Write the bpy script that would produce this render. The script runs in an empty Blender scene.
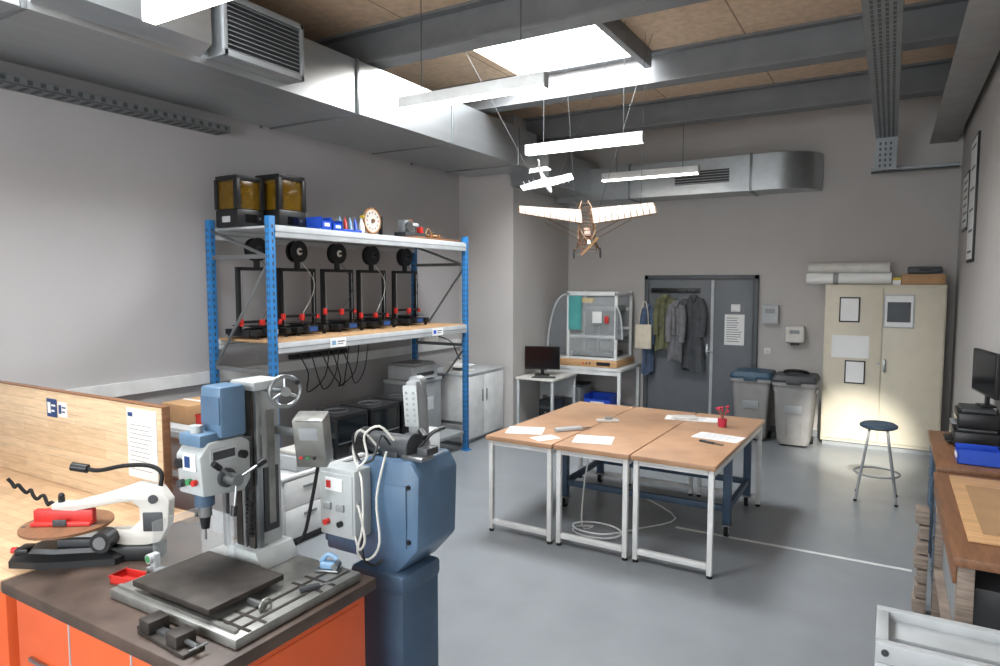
import bpy, bmesh, math, random
from mathutils import Matrix, Vector
random.seed(4)
R=math.radians
sc=bpy.context.scene

# ---------------------------------------------------------------- materials
def lin(h):
    if isinstance(h,str):
        h=h.lstrip('#'); c=[int(h[i:i+2],16)/255 for i in (0,2,4)]
    else: c=list(h)
    return [x/12.92 if x<=.04045 else ((x+.055)/1.055)**2.4 for x in c]
MC={}
def mat(name,col,rough=.5,metal=0,var=.10,scale=6,bump=0,stretch=(1,1,1),trans=0,alpha=1,emit=0,spec=.5):
    if name in MC: return MC[name]
    m=bpy.data.materials.new(name); m.use_nodes=True
    nt=m.node_tree; p=nt.nodes['Principled BSDF']; c=lin(col)
    p.inputs['Roughness'].default_value=rough; p.inputs['Metallic'].default_value=metal
    p.inputs['Specular IOR Level'].default_value=spec
    if emit:
        p.inputs['Emission Color'].default_value=(*c,1); p.inputs['Emission Strength'].default_value=emit
    tc=nt.nodes.new('ShaderNodeTexCoord'); mp=nt.nodes.new('ShaderNodeMapping'); mp.inputs['Scale'].default_value=stretch
    nt.links.new(tc.outputs['Object'],mp.inputs['Vector'])
    n=nt.nodes.new('ShaderNodeTexNoise'); n.inputs['Scale'].default_value=scale; n.inputs['Detail'].default_value=4
    nt.links.new(mp.outputs['Vector'],n.inputs['Vector'])
    r=nt.nodes.new('ShaderNodeValToRGB'); r.color_ramp.elements[0].position=.3; r.color_ramp.elements[1].position=.7
    r.color_ramp.elements[0].color=(*[x*(1-var) for x in c],1); r.color_ramp.elements[1].color=(*[min(1,x*(1+var)) for x in c],1)
    nt.links.new(n.outputs['Fac'],r.inputs['Fac']); nt.links.new(r.outputs['Color'],p.inputs['Base Color'])
    if bump:
        b=nt.nodes.new('ShaderNodeBump'); b.inputs['Strength'].default_value=bump; b.inputs['Distance'].default_value=.01
        nt.links.new(n.outputs['Fac'],b.inputs['Height']); nt.links.new(b.outputs['Normal'],p.inputs['Normal'])
    if trans: p.inputs['Transmission Weight'].default_value=trans
    if alpha<1: p.inputs['Alpha'].default_value=alpha
    MC[name]=m; return m
def brickmat(name,c1,c2,cm,bw,bh,mortar,vec='xy',rough=.6,metal=0,grain=0,off=.5):
    m=bpy.data.materials.new(name); m.use_nodes=True; nt=m.node_tree; p=nt.nodes['Principled BSDF']
    p.inputs['Roughness'].default_value=rough; p.inputs['Metallic'].default_value=metal
    tc=nt.nodes.new('ShaderNodeTexCoord'); sp=nt.nodes.new('ShaderNodeSeparateXYZ'); cb=nt.nodes.new('ShaderNodeCombineXYZ')
    nt.links.new(tc.outputs['Object'],sp.inputs[0])
    nt.links.new(sp.outputs[vec[0].upper()],cb.inputs['X']); nt.links.new(sp.outputs[vec[1].upper()],cb.inputs['Y'])
    b=nt.nodes.new('ShaderNodeTexBrick'); b.offset=off; b.inputs['Scale'].default_value=1
    b.inputs['Brick Width'].default_value=bw; b.inputs['Row Height'].default_value=bh
    b.inputs['Mortar Size'].default_value=mortar; b.inputs['Mortar Smooth'].default_value=.2
    b.inputs['Color1'].default_value=(*lin(c1),1); b.inputs['Color2'].default_value=(*lin(c2),1); b.inputs['Mortar'].default_value=(*lin(cm),1)
    nt.links.new(cb.outputs[0],b.inputs['Vector'])
    n=nt.nodes.new('ShaderNodeTexNoise'); n.inputs['Scale'].default_value=14; n.inputs['Detail'].default_value=6
    mp=nt.nodes.new('ShaderNodeMapping'); mp.inputs['Scale'].default_value=(.6,1.5,6) if grain else (1,1,1)
    nt.links.new(tc.outputs['Object'],mp.inputs[0]); nt.links.new(mp.outputs[0],n.inputs['Vector'])
    mr=nt.nodes.new('ShaderNodeMapRange'); mr.inputs['From Min'].default_value=.3; mr.inputs['From Max'].default_value=.7
    mr.inputs['To Min'].default_value=.84; mr.inputs['To Max'].default_value=1.1
    nt.links.new(n.outputs['Fac'],mr.inputs[0])
    mx=nt.nodes.new('ShaderNodeVectorMath'); mx.operation='SCALE'
    nt.links.new(b.outputs['Color'],mx.inputs[0]); nt.links.new(mr.outputs[0],mx.inputs['Scale'])
    nt.links.new(mx.outputs[0],p.inputs['Base Color'])
    return m

M_wall=mat('wall_paint','#b7b4b1',.85,var=.03,scale=2)
M_wallL=mat('wall_paint_left','#aeacac',.85,var=.03,scale=1.5)
M_floor=mat('floor_vinyl','#888d91',.28,var=.06,scale=3,bump=.015)
M_ceil=brickmat('ceiling_chipboard','#d0b79c','#c8af95','#8a7763',2.4,1.2,.008,'yx',.9,off=0)
M_beam=mat('steel_beam_paint','#757779',.6,.1)
M_beamL=mat('steel_beam_light','#908f8d',.6,.1)
M_galv=mat('galvanised_steel','#b2b6b8',.31,.85,var=.06,scale=4,stretch=(3,.4,3))
M_galvD=mat('galvanised_dark','#85898b',.45,.8)
M_white=mat('white_powdercoat','#dcdedd',.4)
M_offw=mat('offwhite_plastic','#d2d0c9',.45)
M_grey=mat('grey_plastic','#8d9193',.5)
M_lgrey=mat('light_grey_paint','#b4b8ba',.5)
M_dgrey=mat('dark_grey','#3b3e41',.5)
M_black=mat('black_plastic','#17181a',.4)
M_rub=mat('black_rubber','#101112',.8)
M_gloss=mat('black_gloss','#0a0b0d',.12)
M_blue=mat('rack_blue','#2a74b0',.45)
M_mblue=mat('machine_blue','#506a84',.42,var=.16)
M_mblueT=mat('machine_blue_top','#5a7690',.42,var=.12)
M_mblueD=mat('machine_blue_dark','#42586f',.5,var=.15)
M_mwhite=mat('machine_white','#adb2b2',.42,var=.10,scale=9)
M_steel=mat('steel','#9a9d9e',.3,.9)
M_iron=mat('cast_iron','#3f3a36',.55,.5,var=.3,scale=14)
M_base=mat('machined_iron','#8a8a86',.42,.6,var=.25,scale=12)
M_orange=mat('orange_metal','#dc5e2e',.42,var=.06)
M_red=mat('red_plastic','#c3302a',.4)
M_darktop=mat('stained_worktop','#4a3b32',.5,var=.45,scale=7)
M_table=mat('hardboard_top','#b68f70',.42,var=.18,scale=3)
M_wood=mat('wood_light','#c79d6f',.5,var=.15,scale=6,stretch=(1,8,8))
M_woodD=mat('wood_brown','#7d573c',.5,var=.2,scale=6,stretch=(8,1,8))
M_woodG=mat('wood_weathered','#8a7c70',.7,var=.35,scale=8,stretch=(1,1,10))
M_ply=brickmat('glued_pine_board','#dcc3a2','#d0b28e','#b6956f',.55,.05,.001,'xz',.5,grain=1)
M_plyT=brickmat('glued_pine_top','#c4a582','#b99877','#967453',.55,.05,.001,'xy',.45)
M_teal=mat('teal_cloth','#4d9a98',.9)
M_door=mat('door_grey','#686d72',.5,var=.05)
M_doorf=mat('door_frame_grey','#4e5357',.5)
M_beige=mat('cabinet_beige','#cec7b4',.45,var=.04)
M_paper=mat('paper','#e6e7e6',.8,var=.02)
M_ink=mat('ink','#5a5e63',.8)
M_navy=mat('navy_blue','#1c3f74',.5)
M_bluep=mat('blue_plastic','#2450c0',.4)
M_lbluep=mat('pale_blue_plastic','#7fa3c4',.4)
M_yellow=mat('yellow','#d8b72c',.5)
M_khaki=mat('khaki_cloth','#6c6e52',.95,var=.25,scale=12,bump=.4)
M_coatg=mat('charcoal_cloth','#505356',.95,var=.2,scale=12,bump=.4)
M_coatb=mat('grey_cloth','#77777a',.95,var=.2,scale=12,bump=.4)
M_denim=mat('denim_cloth','#50617a',.95,var=.25,scale=12,bump=.4)
M_canvas=mat('canvas_cloth','#d6cdb9',.95,var=.1,scale=12,bump=.3)
M_bin=mat('bin_grey','#8b8a88',.55)
M_binlid=mat('bin_lid_blue','#2e4a5e',.5)
M_clear=mat('clear_acrylic','#e8eef0',.08,alpha=.2)
M_smoke=mat('smoked_acrylic','#8b8f93',.1,alpha=.45)
M_amber=mat('amber_acrylic','#6b4f10',.12,alpha=.85)
M_glass=mat('smoked_glass','#1b2227',.06,alpha=.75)
M_lamp=mat('lamp_diffuser','#fffaf2',.5,var=0,emit=7)
M_sky=mat('skylight_pane','#f6fbff',.5,var=0,emit=3.2)
M_pink=mat('pink_red','#c8324e',.5)
M_green=mat('green_plastic','#3f8a55',.5)
M_stool=mat('stool_navy','#1f2c3a',.5)
M_film=mat('wing_film','#b4b5b3',.6,var=.03,alpha=.78)
M_foam=mat('glider_foam','#b9bab8',.6,var=.03)
M_card=mat('cardboard','#a98660',.8)
M_tiss=mat('wing_rib_wood','#6d5338',.7)

# ---------------------------------------------------------------- builder
class B:
    def __init__(s,name,loc=(0,0,0),rot=0,full=None,scale=1):
        s.name=name; s.bm=bmesh.new(); s.mats=[]; s.M=Matrix.Diagonal((scale,scale,scale,1))
        s.T=full if full is not None else Matrix.Translation(loc)@Matrix.Rotation(R(rot),4,'Z')
    def mi(s,m):
        if m not in s.mats: s.mats.append(m)
        return s.mats.index(m)
    def put(s,t,m,L=None):
        i=s.mi(m)
        for f in t.faces: f.material_index=i
        bmesh.ops.recalc_face_normals(t,faces=t.faces[:])
        t.transform(s.M@(L if L is not None else Matrix.Identity(4)))
        me=bpy.data.meshes.new('t'); t.to_mesh(me); t.free(); s.bm.from_mesh(me); bpy.data.meshes.remove(me)
    def box(s,x0,x1,y0,y1,z0,z1,m,bev=0,L=None):
        t=bmesh.new(); bmesh.ops.create_cube(t,size=1)
        bmesh.ops.transform(t,matrix=Matrix.Translation(((x0+x1)/2,(y0+y1)/2,(z0+z1)/2))@Matrix.Diagonal((x1-x0,y1-y0,z1-z0,1)),verts=t.verts)
        if bev:
            bmesh.ops.bevel(t,geom=t.edges[:],offset=min(bev,.45*min(abs(x1-x0),abs(y1-y0),abs(z1-z0))),segments=2,profile=.5,affect='EDGES')
        s.put(t,m,L)
    def rbox(s,c,size,rot,m,bev=0):
        from mathutils import Euler
        L=Matrix.Translation(c)@Euler([R(a) for a in rot]).to_matrix().to_4x4()
        a,b,d=[v/2 for v in size]; s.box(-a,a,-b,b,-d,d,m,bev,L)
    def cyl(s,p0,p1,r,m,r2=None,n=20,bev=0):
        p0=Vector(p0);p1=Vector(p1);d=p1-p0
        t=bmesh.new(); bmesh.ops.create_cone(t,cap_ends=True,segments=n,radius1=r,radius2=r if r2 is None else r2,depth=d.length)
        if bev:
            ed=[e for e in t.edges if abs(e.verts[0].co.z-e.verts[1].co.z)<1e-6]
            bmesh.ops.bevel(t,geom=ed,offset=bev,segments=3,profile=.5,affect='EDGES')
        s.put(t,m,Matrix.Translation((p0+p1)/2)@d.to_track_quat('Z','Y').to_matrix().to_4x4())
    def sph(s,c,r,m,sc3=(1,1,1),n=16):
        t=bmesh.new(); bmesh.ops.create_uvsphere(t,u_segments=n,v_segments=max(6,n//2),radius=r)
        s.put(t,m,Matrix.Translation(c)@Matrix.Diagonal((*sc3,1)))
    def prism(s,poly,axis,a0,a1,m,bev=0):
        t=bmesh.new()
        def P(u,v,a): return {'x':(a,u,v),'y':(u,a,v),'z':(u,v,a)}[axis]
        v0=[t.verts.new(P(u,v,a0)) for u,v in poly]; v1=[t.verts.new(P(u,v,a1)) for u,v in poly]; n=len(poly)
        t.faces.new(v0); t.faces.new(v1[::-1])
        for i in range(n): t.faces.new((v0[i],v0[(i+1)%n],v1[(i+1)%n],v1[i]))
        bmesh.ops.recalc_face_normals(t,faces=t.faces[:])
        if bev: bmesh.ops.bevel(t,geom=t.edges[:],offset=bev,segments=2,profile=.5,affect='EDGES')
        s.put(t,m)
    def tube(s,pts,r,m,n=8,smooth=4,radii=None):
        P=[Vector(p) for p in pts]
        if smooth>1 and len(P)>2:
            Q=[];RR=[]
            for i in range(len(P)-1):
                a=P[max(i-1,0)];b=P[i];c=P[i+1];d=P[min(i+2,len(P)-1)]
                for k in range(smooth):
                    u=k/smooth
                    Q.append(.5*((2*b)+(c-a)*u+(2*a-5*b+4*c-d)*u*u+(3*b-a-3*c+d)*u**3))
                    if radii: RR.append(radii[i]*(1-u)+radii[i+1]*u)
            Q.append(P[-1]); 
            if radii: RR.append(radii[-1])
            P=Q
        else: RR=radii
        t=bmesh.new(); rings=[]; up=None
        for i,p in enumerate(P):
            d=(P[min(i+1,len(P)-1)]-P[max(i-1,0)]).normalized()
            if up is None: up=d.orthogonal().normalized()
            else:
                up=(up-d*up.dot(d)); up=up.normalized() if up.length>1e-6 else d.orthogonal().normalized()
            w=d.cross(up); rr=RR[i] if radii else r
            rings.append([t.verts.new(p+(up*math.cos(a)+w*math.sin(a))*rr) for a in [2*math.pi*k/n for k in range(n)]])
        for a,b in zip(rings,rings[1:]):
            for k in range(n): t.faces.new((a[k],a[(k+1)%n],b[(k+1)%n],b[k]))
        t.faces.new(rings[0]); t.faces.new(rings[-1][::-1])
        s.put(t,m)
    def torus(s,c,axis,RR,r,m,n=28,k=8):
        ax=Vector(axis).normalized(); u=ax.orthogonal().normalized(); w=ax.cross(u); c=Vector(c)
        t=bmesh.new(); rings=[]
        for i in range(n):
            a=2*math.pi*i/n; d=u*math.cos(a)+w*math.sin(a)
            rings.append([t.verts.new(c+d*(RR+r*math.cos(b))+ax*r*math.sin(b)) for b in [2*math.pi*j/k for j in range(k)]])
        for i in range(n):
            a=rings[i];b=rings[(i+1)%n]
            for j in range(k): t.faces.new((a[j],a[(j+1)%k],b[(j+1)%k],b[j]))
        s.put(t,m)
    def loft(s,rings,m,caps=True):
        t=bmesh.new(); V=[[t.verts.new(p) for p in r] for r in rings]; n=len(V[0])
        for a,b in zip(V,V[1:]):
            for k in range(n): t.faces.new((a[k],a[(k+1)%n],b[(k+1)%n],b[k]))
        if caps: t.faces.new(V[0]); t.faces.new(V[-1][::-1])
        s.put(t,m)
    def lathe(s,prof,c,m,n=28):
        s.loft([[ (c[0]+r*math.cos(2*math.pi*k/n),c[1]+r*math.sin(2*math.pi*k/n),c[2]+z) for k in range(n)] for r,z in prof],m)
    def quad(s,pts,m):
        t=bmesh.new(); t.faces.new([t.verts.new(p) for p in pts]); s.put(t,m)
    def done(s):
        me=bpy.data.meshes.new(s.name); s.bm.to_mesh(me); s.bm.free()
        for m in s.mats: me.materials.append(m)
        for p in me.polygons: p.use_smooth=True
        me.set_sharp_from_angle(angle=R(32))
        o=bpy.data.objects.new(s.name,me); o.matrix_world=s.T; sc.collection.objects.link(o); return o

def simple(name,x0,x1,y0,y1,z0,z1,m):
    b=B(name); b.box(x0,x1,y0,y1,z0,z1,m); return b.done()

# ---------------------------------------------------------------- room shell
XL,XR,YB,YS,ZC=-5.2,.66,9.5,-2.0,4.2
simple('floor',XL-.15,XR+.15,YS-.15,YB+.15,-.1,0,M_floor)
simple('wall_left',XL-.15,XL,YS,YB,0,ZC+.5,M_wallL)
simple('wall_back',XL-.15,XR+.15,YB,YB+.15,0,ZC+.5,M_wall)
simple('wall_right',XR,XR+.15,YS,YB,0,ZC+.5,M_wall)
simple('wall_south',XL-.15,XR+.15,YS-.15,YS,0,ZC+.5,M_wall)
simple('wall_pier',XL,-4.34,7.74,YB,0,ZC,M_wall)
b=B('ceiling')
SK=[(.6,2.2),(5.15,6.33)]  # first skylight is added out of view as a light source; second is real
sx0,sx1=-3.5,-2.12
b.box(XL,sx0,YS,YB,ZC,ZC+.1,M_ceil); b.box(sx1,XR,YS,YB,ZC,ZC+.1,M_ceil)
b.box(sx0,sx1,YS,SK[0][0],ZC,ZC+.1,M_ceil); b.box(sx0,sx1,SK[0][1],SK[1][0],ZC,ZC+.1,M_ceil); b.box(sx0,sx1,SK[1][1],YB,ZC,ZC+.1,M_ceil)
b.done()
for i,(a,c) in enumerate(SK):
    b=B('window_%d'%(i+1))
    z0,z1=ZC+.1,ZC+.3
    b.box(sx0-.05,sx0,a-.05,c+.05,z0,z1,M_white); b.box(sx1,sx1+.05,a-.05,c+.05,z0,z1,M_white)
    b.box(sx0,sx1,a-.05,a,z0,z1,M_white); b.box(sx0,sx1,c,c+.05,z0,z1,M_white)
    b.box(sx0-.05,sx1+.05,a-.05,c+.05,z1,z1+.03,M_sky); b.done()
    L=bpy.data.lights.new('skylight_glow','AREA'); L.shape='RECTANGLE'; L.size=sx1-sx0-.06; L.size_y=c-a-.06; L.energy=200 if i else 210; L.color=(.94,.97,1)  # lamp under each pane; the one nearest the camera is added fill
    o=bpy.data.objects.new('skylight_glow',L); o.location=((sx0+sx1)/2,(a+c)/2,z1-.02); sc.collection.objects.link(o)
M_bb=mat('baseboard_grey','#7f8385',.6)
simple('baseboard_back',-1.5,-.75,YB-.012,YB,0,.08,M_bb)
simple('baseboard_right',XR-.012,XR,5.9,9.0,0,.08,M_bb)
simple('trim_1',XL,XL+.05,2.2,7.7,1.12,1.22,M_white)
simple('trim_2',-1.45,.2,5.31,5.345,0,.002,M_white)

def ibeam(name,y,w=.2,h=.3,x0=XL,x1=XR):
    b=B(name); z0=ZC-h; t=.022
    b.prism([(y-w/2,z0),(y+w/2,z0),(y+w/2,z0+t),(y+.012,z0+t),(y+.012,ZC-t),(y+w/2,ZC-t),(y+w/2,ZC),(y-w/2,ZC),(y-w/2,ZC-t),(y-.012,ZC-t),(y-.012,z0+t),(y-w/2,z0+t)],'x',x0,x1,M_beam)
    b.done()
for y in (1.0,2.8,4.62,6.43,8.12): ibeam('ceiling_beam',y)
b=B('ceiling_joist'); b.box(-2.105,-2.04,4.74,6.32,4.04,4.2,M_beam,.003); b.done()
b=B('ceiling_joist'); b.box(.38,.54,-1,9.49,3.66,3.9,M_beamL); b.box(.33,.6,-1,9.49,3.64,3.66,M_beamL,.003); b.done()
b=B('cable_tray')
b.box(-.21,0,.5,8.6,3.60,3.604,M_galvD); b.box(-.21,-.206,.5,8.6,3.60,3.66,M_galvD); b.box(-.004,0,.5,8.6,3.60,3.66,M_galvD)
y=3.0
while y<8.55:
    for x in (-.17,-.13,-.09,-.05): b.box(x,x+.018,y,y+.045,3.596,3.60,M_dgrey)
    y+=.08
for y in (2.8,4.62,6.43,8.12): b.cyl((-.2,y,3.66),(-.2,y,3.899),.006,M_steel,n=6); b.cyl((-.01,y,3.66),(-.01,y,3.899),.006,M_steel,n=6)
b.box(-.21,0,8.6,8.62,3.25,3.604,M_galvD)
for z in [3.28+.06*i for i in range(5)]:
    for x in (-.17,-.12,-.07): b.box(x,x+.02,8.594,8.6,z,z+.03,M_dgrey)
b.box(-.25,.6,8.9,9.05,3.27,3.28,M_galvD); b.box(-.25,.6,8.9,8.905,3.27,3.32,M_galvD)
b.box(-.1,-.08,8.62,9.0,3.27,3.29,M_galvD)
b.done()

# ---------------------------------------------------------------- ventilation
b=B('ventilation_duct')
b.box(-4.96,-3.92,-1.5,7.6,3.42,3.86,M_galv)
for y in (-.5,.6,1.8,4.3,5.7,7.1):
    b.box(-4.98,-3.905,y,y+.03,3.41,3.865,M_galvD,.003)
b.prism([(-3.92,3.46),(-3.92,3.84),(-3.8,3.84),(-3.8,3.52)],'y',1.85,2.84,M_galv)
G=-.1
b.box(-3.92,-3.78,3.0+G,3.68+G,3.47,3.87,M_galv,.004)
b.box(-3.785,-3.775,3.03+G,3.65+G,3.51,3.84,M_dgrey)
for i in range(11):
    z=3.52+i*.03
    b.rbox((-3.768,3.34+G,z),(.03,.6,.004),(0,28,0),M_grey)
b.box(-3.785,-3.755,3.0+G,3.03+G,3.47,3.87,M_grey,.003); b.box(-3.785,-3.755,3.65+G,3.68+G,3.47,3.87,M_grey,.003)
b.box(-3.785,-3.755,3.0+G,3.68+G,3.47,3.51,M_grey,.003); b.box(-3.785,-3.755,3.0+G,3.68+G,3.83,3.87,M_grey,.003)
b.box(-4.3,-3.75,7.6,9.2,3.25,3.7,M_galv)
pl=[(-4.3,9.48),(-4.3,8.98)]+[(-1.3+.5*math.sin(R(a)),9.48-.5*math.cos(R(a))) for a in range(0,91,10)]
b.prism([(p[0],p[1]) for p in pl],'z',3.17,3.62,M_galv)
for x in (-3.2,-1.6): b.box(x,x+.03,8.965,9.48,3.155,3.635,M_galvD,.003)
for x0 in (-2.55,):
    b.box(x0,x0+.7,8.968,8.98,3.3,3.47,M_dgrey)
    for k in range(5): b.box(x0,x0+.7,8.955,8.972,3.305+k*.034,3.311+k*.034,M_lgrey)
for y in (2,4.2,6.4):
    b.box(-4.99,-4.97,y,y+.02,3.40,4.2,M_galvD)
b.done()
b=B('wall_cable_trunking')
b.box(-5.19,-5.0,1.0,3.9,3.3,3.304,M_galvD); b.box(-5.004,-5.0,1.0,3.9,3.3,3.36,M_galvD)
y=1.2
while y<3.85: b.box(-5.15,-5.04,y,y+.03,3.296,3.3,M_dgrey); b.box(-5.0,-4.996,y,y+.03,3.315,3.345,M_dgrey); y+=.08
b.done()

# ---------------------------------------------------------------- pendant lights
for y in (2.08,4.08,6.1,8.17):
    b=B('linear_pendant_lamp',(-2.65,y,3.3))
    b.box(-.61,.61,-.034,.034,.02,.10,M_white,.003)
    b.box(-.605,.605,-.032,.032,0,.02,M_lamp,.002)
    b.box(-.615,-.61,-.035,.035,0,.101,M_lgrey); b.box(.61,.615,-.035,.035,0,.101,M_lgrey)
    for x in (-.42,.42): b.cyl((x,0,.10),(x,0,.9),.0035,M_dgrey,n=6); b.cyl((x,0,.885),(x,0,.9),.02,M_white,n=12)
    b.done()

# ---------------------------------------------------------------- door
b=B('door_1')
x0,x1,zt=-3.1,-1.53,2.11; Y=YB-.001
b.box(x0,x0+.06,Y-.05,Y,0.001,zt,M_doorf,.004); b.box(x1-.06,x1,Y-.05,Y,0.001,zt,M_doorf,.004); b.box(x0,x1,Y-.05,Y,zt-.06,zt,M_doorf,.004)
b.box(x0+.065,-2.135,Y-.035,Y-.005,.01,zt-.065,M_door,.003); b.box(-2.125,x1-.065,Y-.035,Y-.005,.01,zt-.065,M_door,.003)
b.box(-2.15,-2.11,Y-.045,Y-.033,.02,zt-.07,M_lgrey,.003)
b.box(-2.22,-2.18,Y-.05,Y-.035,.95,1.15,M_steel,.004); b.cyl((-2.2,Y-.05,1.05),(-2.2,Y-.08,1.05),.01,M_steel); b.cyl((-2.2,Y-.078,1.05),(-2.1,Y-.078,1.05),.009,M_steel)
b.done()
def notice(name,x,z,w,h,y,frame=None,rows=6,img=None):
    b=B(name)
    if frame: b.box(x-w/2-.015,x+w/2+.015,y-.012,y,z-h/2-.015,z+h/2+.015,frame,.002)
    yy=y-.013 if frame else y-.002
    b.box(x-w/2,x+w/2,yy,yy+.002,z-h/2,z+h/2,M_paper)
    if img: b.box(x-w*.42,x+w*.42,yy-.001,yy,z-h*.35,z+h*.3,img)
    else:
        for i in range(rows):
            zz=z+h*.38-i*h*.76/max(1,rows-1); b.box(x-w*.4,x+w*(.1+.3*random.random()),yy-.0008,yy,zz-h*.01,zz+h*.01,M_ink)
    b.done()
notice('door_notice',-1.83,1.36,.26,.42,YB-.037,None,11)
notice('door_sign',-1.82,1.66,.12,.1,YB-.037,None,2)
b=B('wall_dispenser',(-1.37,YB,1.46)); b.box(-.1,.1,-.09,0,0,.25,M_lgrey,.012); b.box(-.06,.06,-.095,-.088,.14,.2,M_grey); b.done()
b=B('wall_soap_dispenser',(-1.06,YB,1.22)); b.box(-.11,.11,-.02,0,0,.21,M_lgrey,.003); b.box(-.12,.12,-.13,-.01,0,.22,M_offw,.03); b.box(-.06,.06,-.134,-.125,.12,.17,M_grey,.004); b.box(-.05,.05,-.1,-.02,-.03,.01,M_dgrey,.005); b.done()
b=B('light_switch',(-1.4,YB,1.05)); b.box(-.04,.04,-.012,0,0,.08,M_white,.004); b.box(-.02,.02,-.018,-.01,.02,.06,M_offw,.003); b.done()

def coat(name,x,y,ztop,w,ln,m,seed=0,flare=1.15):
    rnd=random.Random(seed); b=B(name,(x,y,ztop)); n=60; rings=[]
    prof=[(0,.22,.02),(.03,.45,.04),(.08,.82,.055),(.2,.9,.06),(.35,.88,.06),(.5,.9,.058),(.65,.98,.06),(.8,1.05,.062),(1,flare,.065)]
    ph=[rnd.random()*6 for _ in range(3)]
    for u,ww,th in prof:
        r=[]
        for k in range(n):
            a=2*math.pi*k/n
            f=1+.32*(.3+u)*math.sin(7*a+ph[0]+u)+.18*u*math.sin(12*a+ph[1]+u*3)
            zz=-u*ln+(.03*math.sin(2*a+ph[2]) if u==1 else 0)
            r.append((w/2*ww*math.cos(a)+.012*math.sin(u*7+ph[2]),th*.75*math.sin(a)*f,zz))
        rings.append(r)
    b.loft(rings,m)
    for s in (-1,1):
        b.tube([(s*w*.34,0,-.07),(s*w*.46,-.02,-.2),(s*w*.50,-.035,-.38),(s*w*.46,-.045,-.58)],.05,m,n=12,radii=[.045,.05,.045,.04])
    b.tube([(-w*.16,-.02,-.02),(-w*.08,-.055,-.07),(0,-.06,-.09),(w*.08,-.055,-.07),(w*.16,-.02,-.02)],.016,m)
    b.tube([(0,0,-.01),(0,0,.05),(0,.015,.06)],.004,M_dgrey)
    b.tube([(0,-.045,-.1),(.004,-.055,-.3*ln/.8),(0,-.055,-.9*ln)],.004,M_dgrey,n=6)
    for s in (-1,1): b.rbox((s*w*.24,-.052,-.58*ln),(.07,.006,.015),(0,s*15,0),M_dgrey,.002)
    b.done()
b=B('coat_rack'); b.box(-3.0,-2.3,YB-.06,YB-.038,1.86,1.93,M_black,.004)
for x in (-2.92,-2.77,-2.62,-2.47,-2.35): b.tube([(x,YB-.06,1.9),(x,YB-.1,1.88),(x,YB-.11,1.91)],.006,M_black)
b.done()
coat('khaki_jacket',-2.75,9.34,1.84,.26,.80,M_khaki,1)
coat('charcoal_coat',-2.36,9.34,1.84,.29,1.05,M_coatg,2)
coat('denim_jacket',-3.01,9.35,1.70,.16,1.0,M_denim,3)
coat('grey_cardigan',-2.56,9.21,1.76,.2,.85,M_coatb,5,1.0)
b=B('canvas_bag',(-3.03,9.22,1.46))
b.box(-.12,.12,-.03,.03,-.40,-.05,M_canvas,.02); b.tube([(-.07,0,-.06),(-.05,.02,.14),(0,.05,.28),(.05,.02,.14),(.07,0,-.06)],.006,M_canvas); b.done()

def bin_(x,y,lid,sm):
    b=B('waste_bin',(x,y,0)); h=.8
    def rr(w,d,z,n=6,r=.05):
        o=[]
        for cx,cy,a0 in ((w-r,d-r,0),(-w+r,d-r,90),(-w+r,-d+r,180),(w-r,-d+r,270)):
            for k in range(n): a=R(a0+90*k/(n-1)); o.append((cx+r*math.cos(a),cy+r*math.sin(a),z))
        return o
    b.loft([rr(.17,.16,.03),rr(.19,.18,.1),rr(.23,.22,h*.95),rr(.25,.24,h*.95),rr(.25,.24,h)],M_bin)
    b.loft([rr(.252,.245,h),rr(.255,.25,h+.03),rr(.23,.22,h+.08),rr(.12,.12,h+.1)],lid)
    b.box(-.08,.08,-.27,-.23,h-.02,h+.03,lid,.01)
    for s in (-1,1): b.cyl((s*.15,.14,.05),(s*.2,.14,.05),.05,M_rub)
    b.box(-.1,.1,-.212,-.195,.42,.52,M_grey,.004)
    for s in (-1,1): b.box(s*.24-.01,s*.24+.01,-.06,.06,.66,.72,M_grey,.006)
    for k in (-.08,.08): b.box(k-.006,k+.006,-.205,-.18,.15,.4,M_bin,.003)
    if sm: b.torus((0,0,h+.1),(0,.3,1),.13,.02,M_rub)
    b.done()
bin_(-1.48,8.97,M_binlid,False); bin_(-.965,8.85,M_dgrey,True)

# ---------------------------------------------------------------- metal cabinet
CX=-.05
b=B('metal_cabinet',(CX-.02,9.05,0))
b.box(-.62,.62,0,.43,.06,1.98,M_beige,.005); b.box(-.6,.6,.03,.42,0,.06,M_grey)
b.box(-.605,-.004,-.02,0,.1,1.95,M_beige,.004); b.box(.004,.605,-.02,0,.1,1.95,M_beige,.004)
b.box(.02,.05,-.045,-.02,.95,1.1,M_steel,.005); b.cyl((-.03,-.02,1.05),(-.03,-.03,1.05),.014,M_steel)
for z in (.3,1.0,1.7):
    for s in (-1,1): b.cyl((s*.612,-.012,z),(s*.612,-.012,z+.08),.008,M_beige,n=8)
b.done()
yc=9.028
notice('framed_notice',CX-.37,1.68,.19,.27,yc,M_black,0)
notice('paper_poster',CX-.35,1.235,.40,.27,yc,None,0)
notice('framed_notice',CX-.29,.93,.19,.25,yc,M_black,0)
notice('framed_photo',CX+.14,1.67,.28,.36,yc,M_lgrey,0,M_ink)
b=B('paper_roll',(-.92,9.2,1.985))
b.cyl((0,0,.07),(.92,0,.07),.07,M_paper,n=28); b.cyl((-.003,0,.07),(0,0,.07),.05,M_card); b.cyl((.02,-.02,.20),(.9,-.02,.20),.062,M_offw,n=28)
b.cyl((.3,0,.07),(.36,0,.07),.0715,M_grey,n=28); b.done()
b=B('cardboard_box',(.2,9.2,1.982)); b.box(-.1,.33,-.12,.15,0,.12,M_card,.003); b.box(-.1,.33,-.02,.0,.12,.123,M_paper); b.done()
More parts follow.
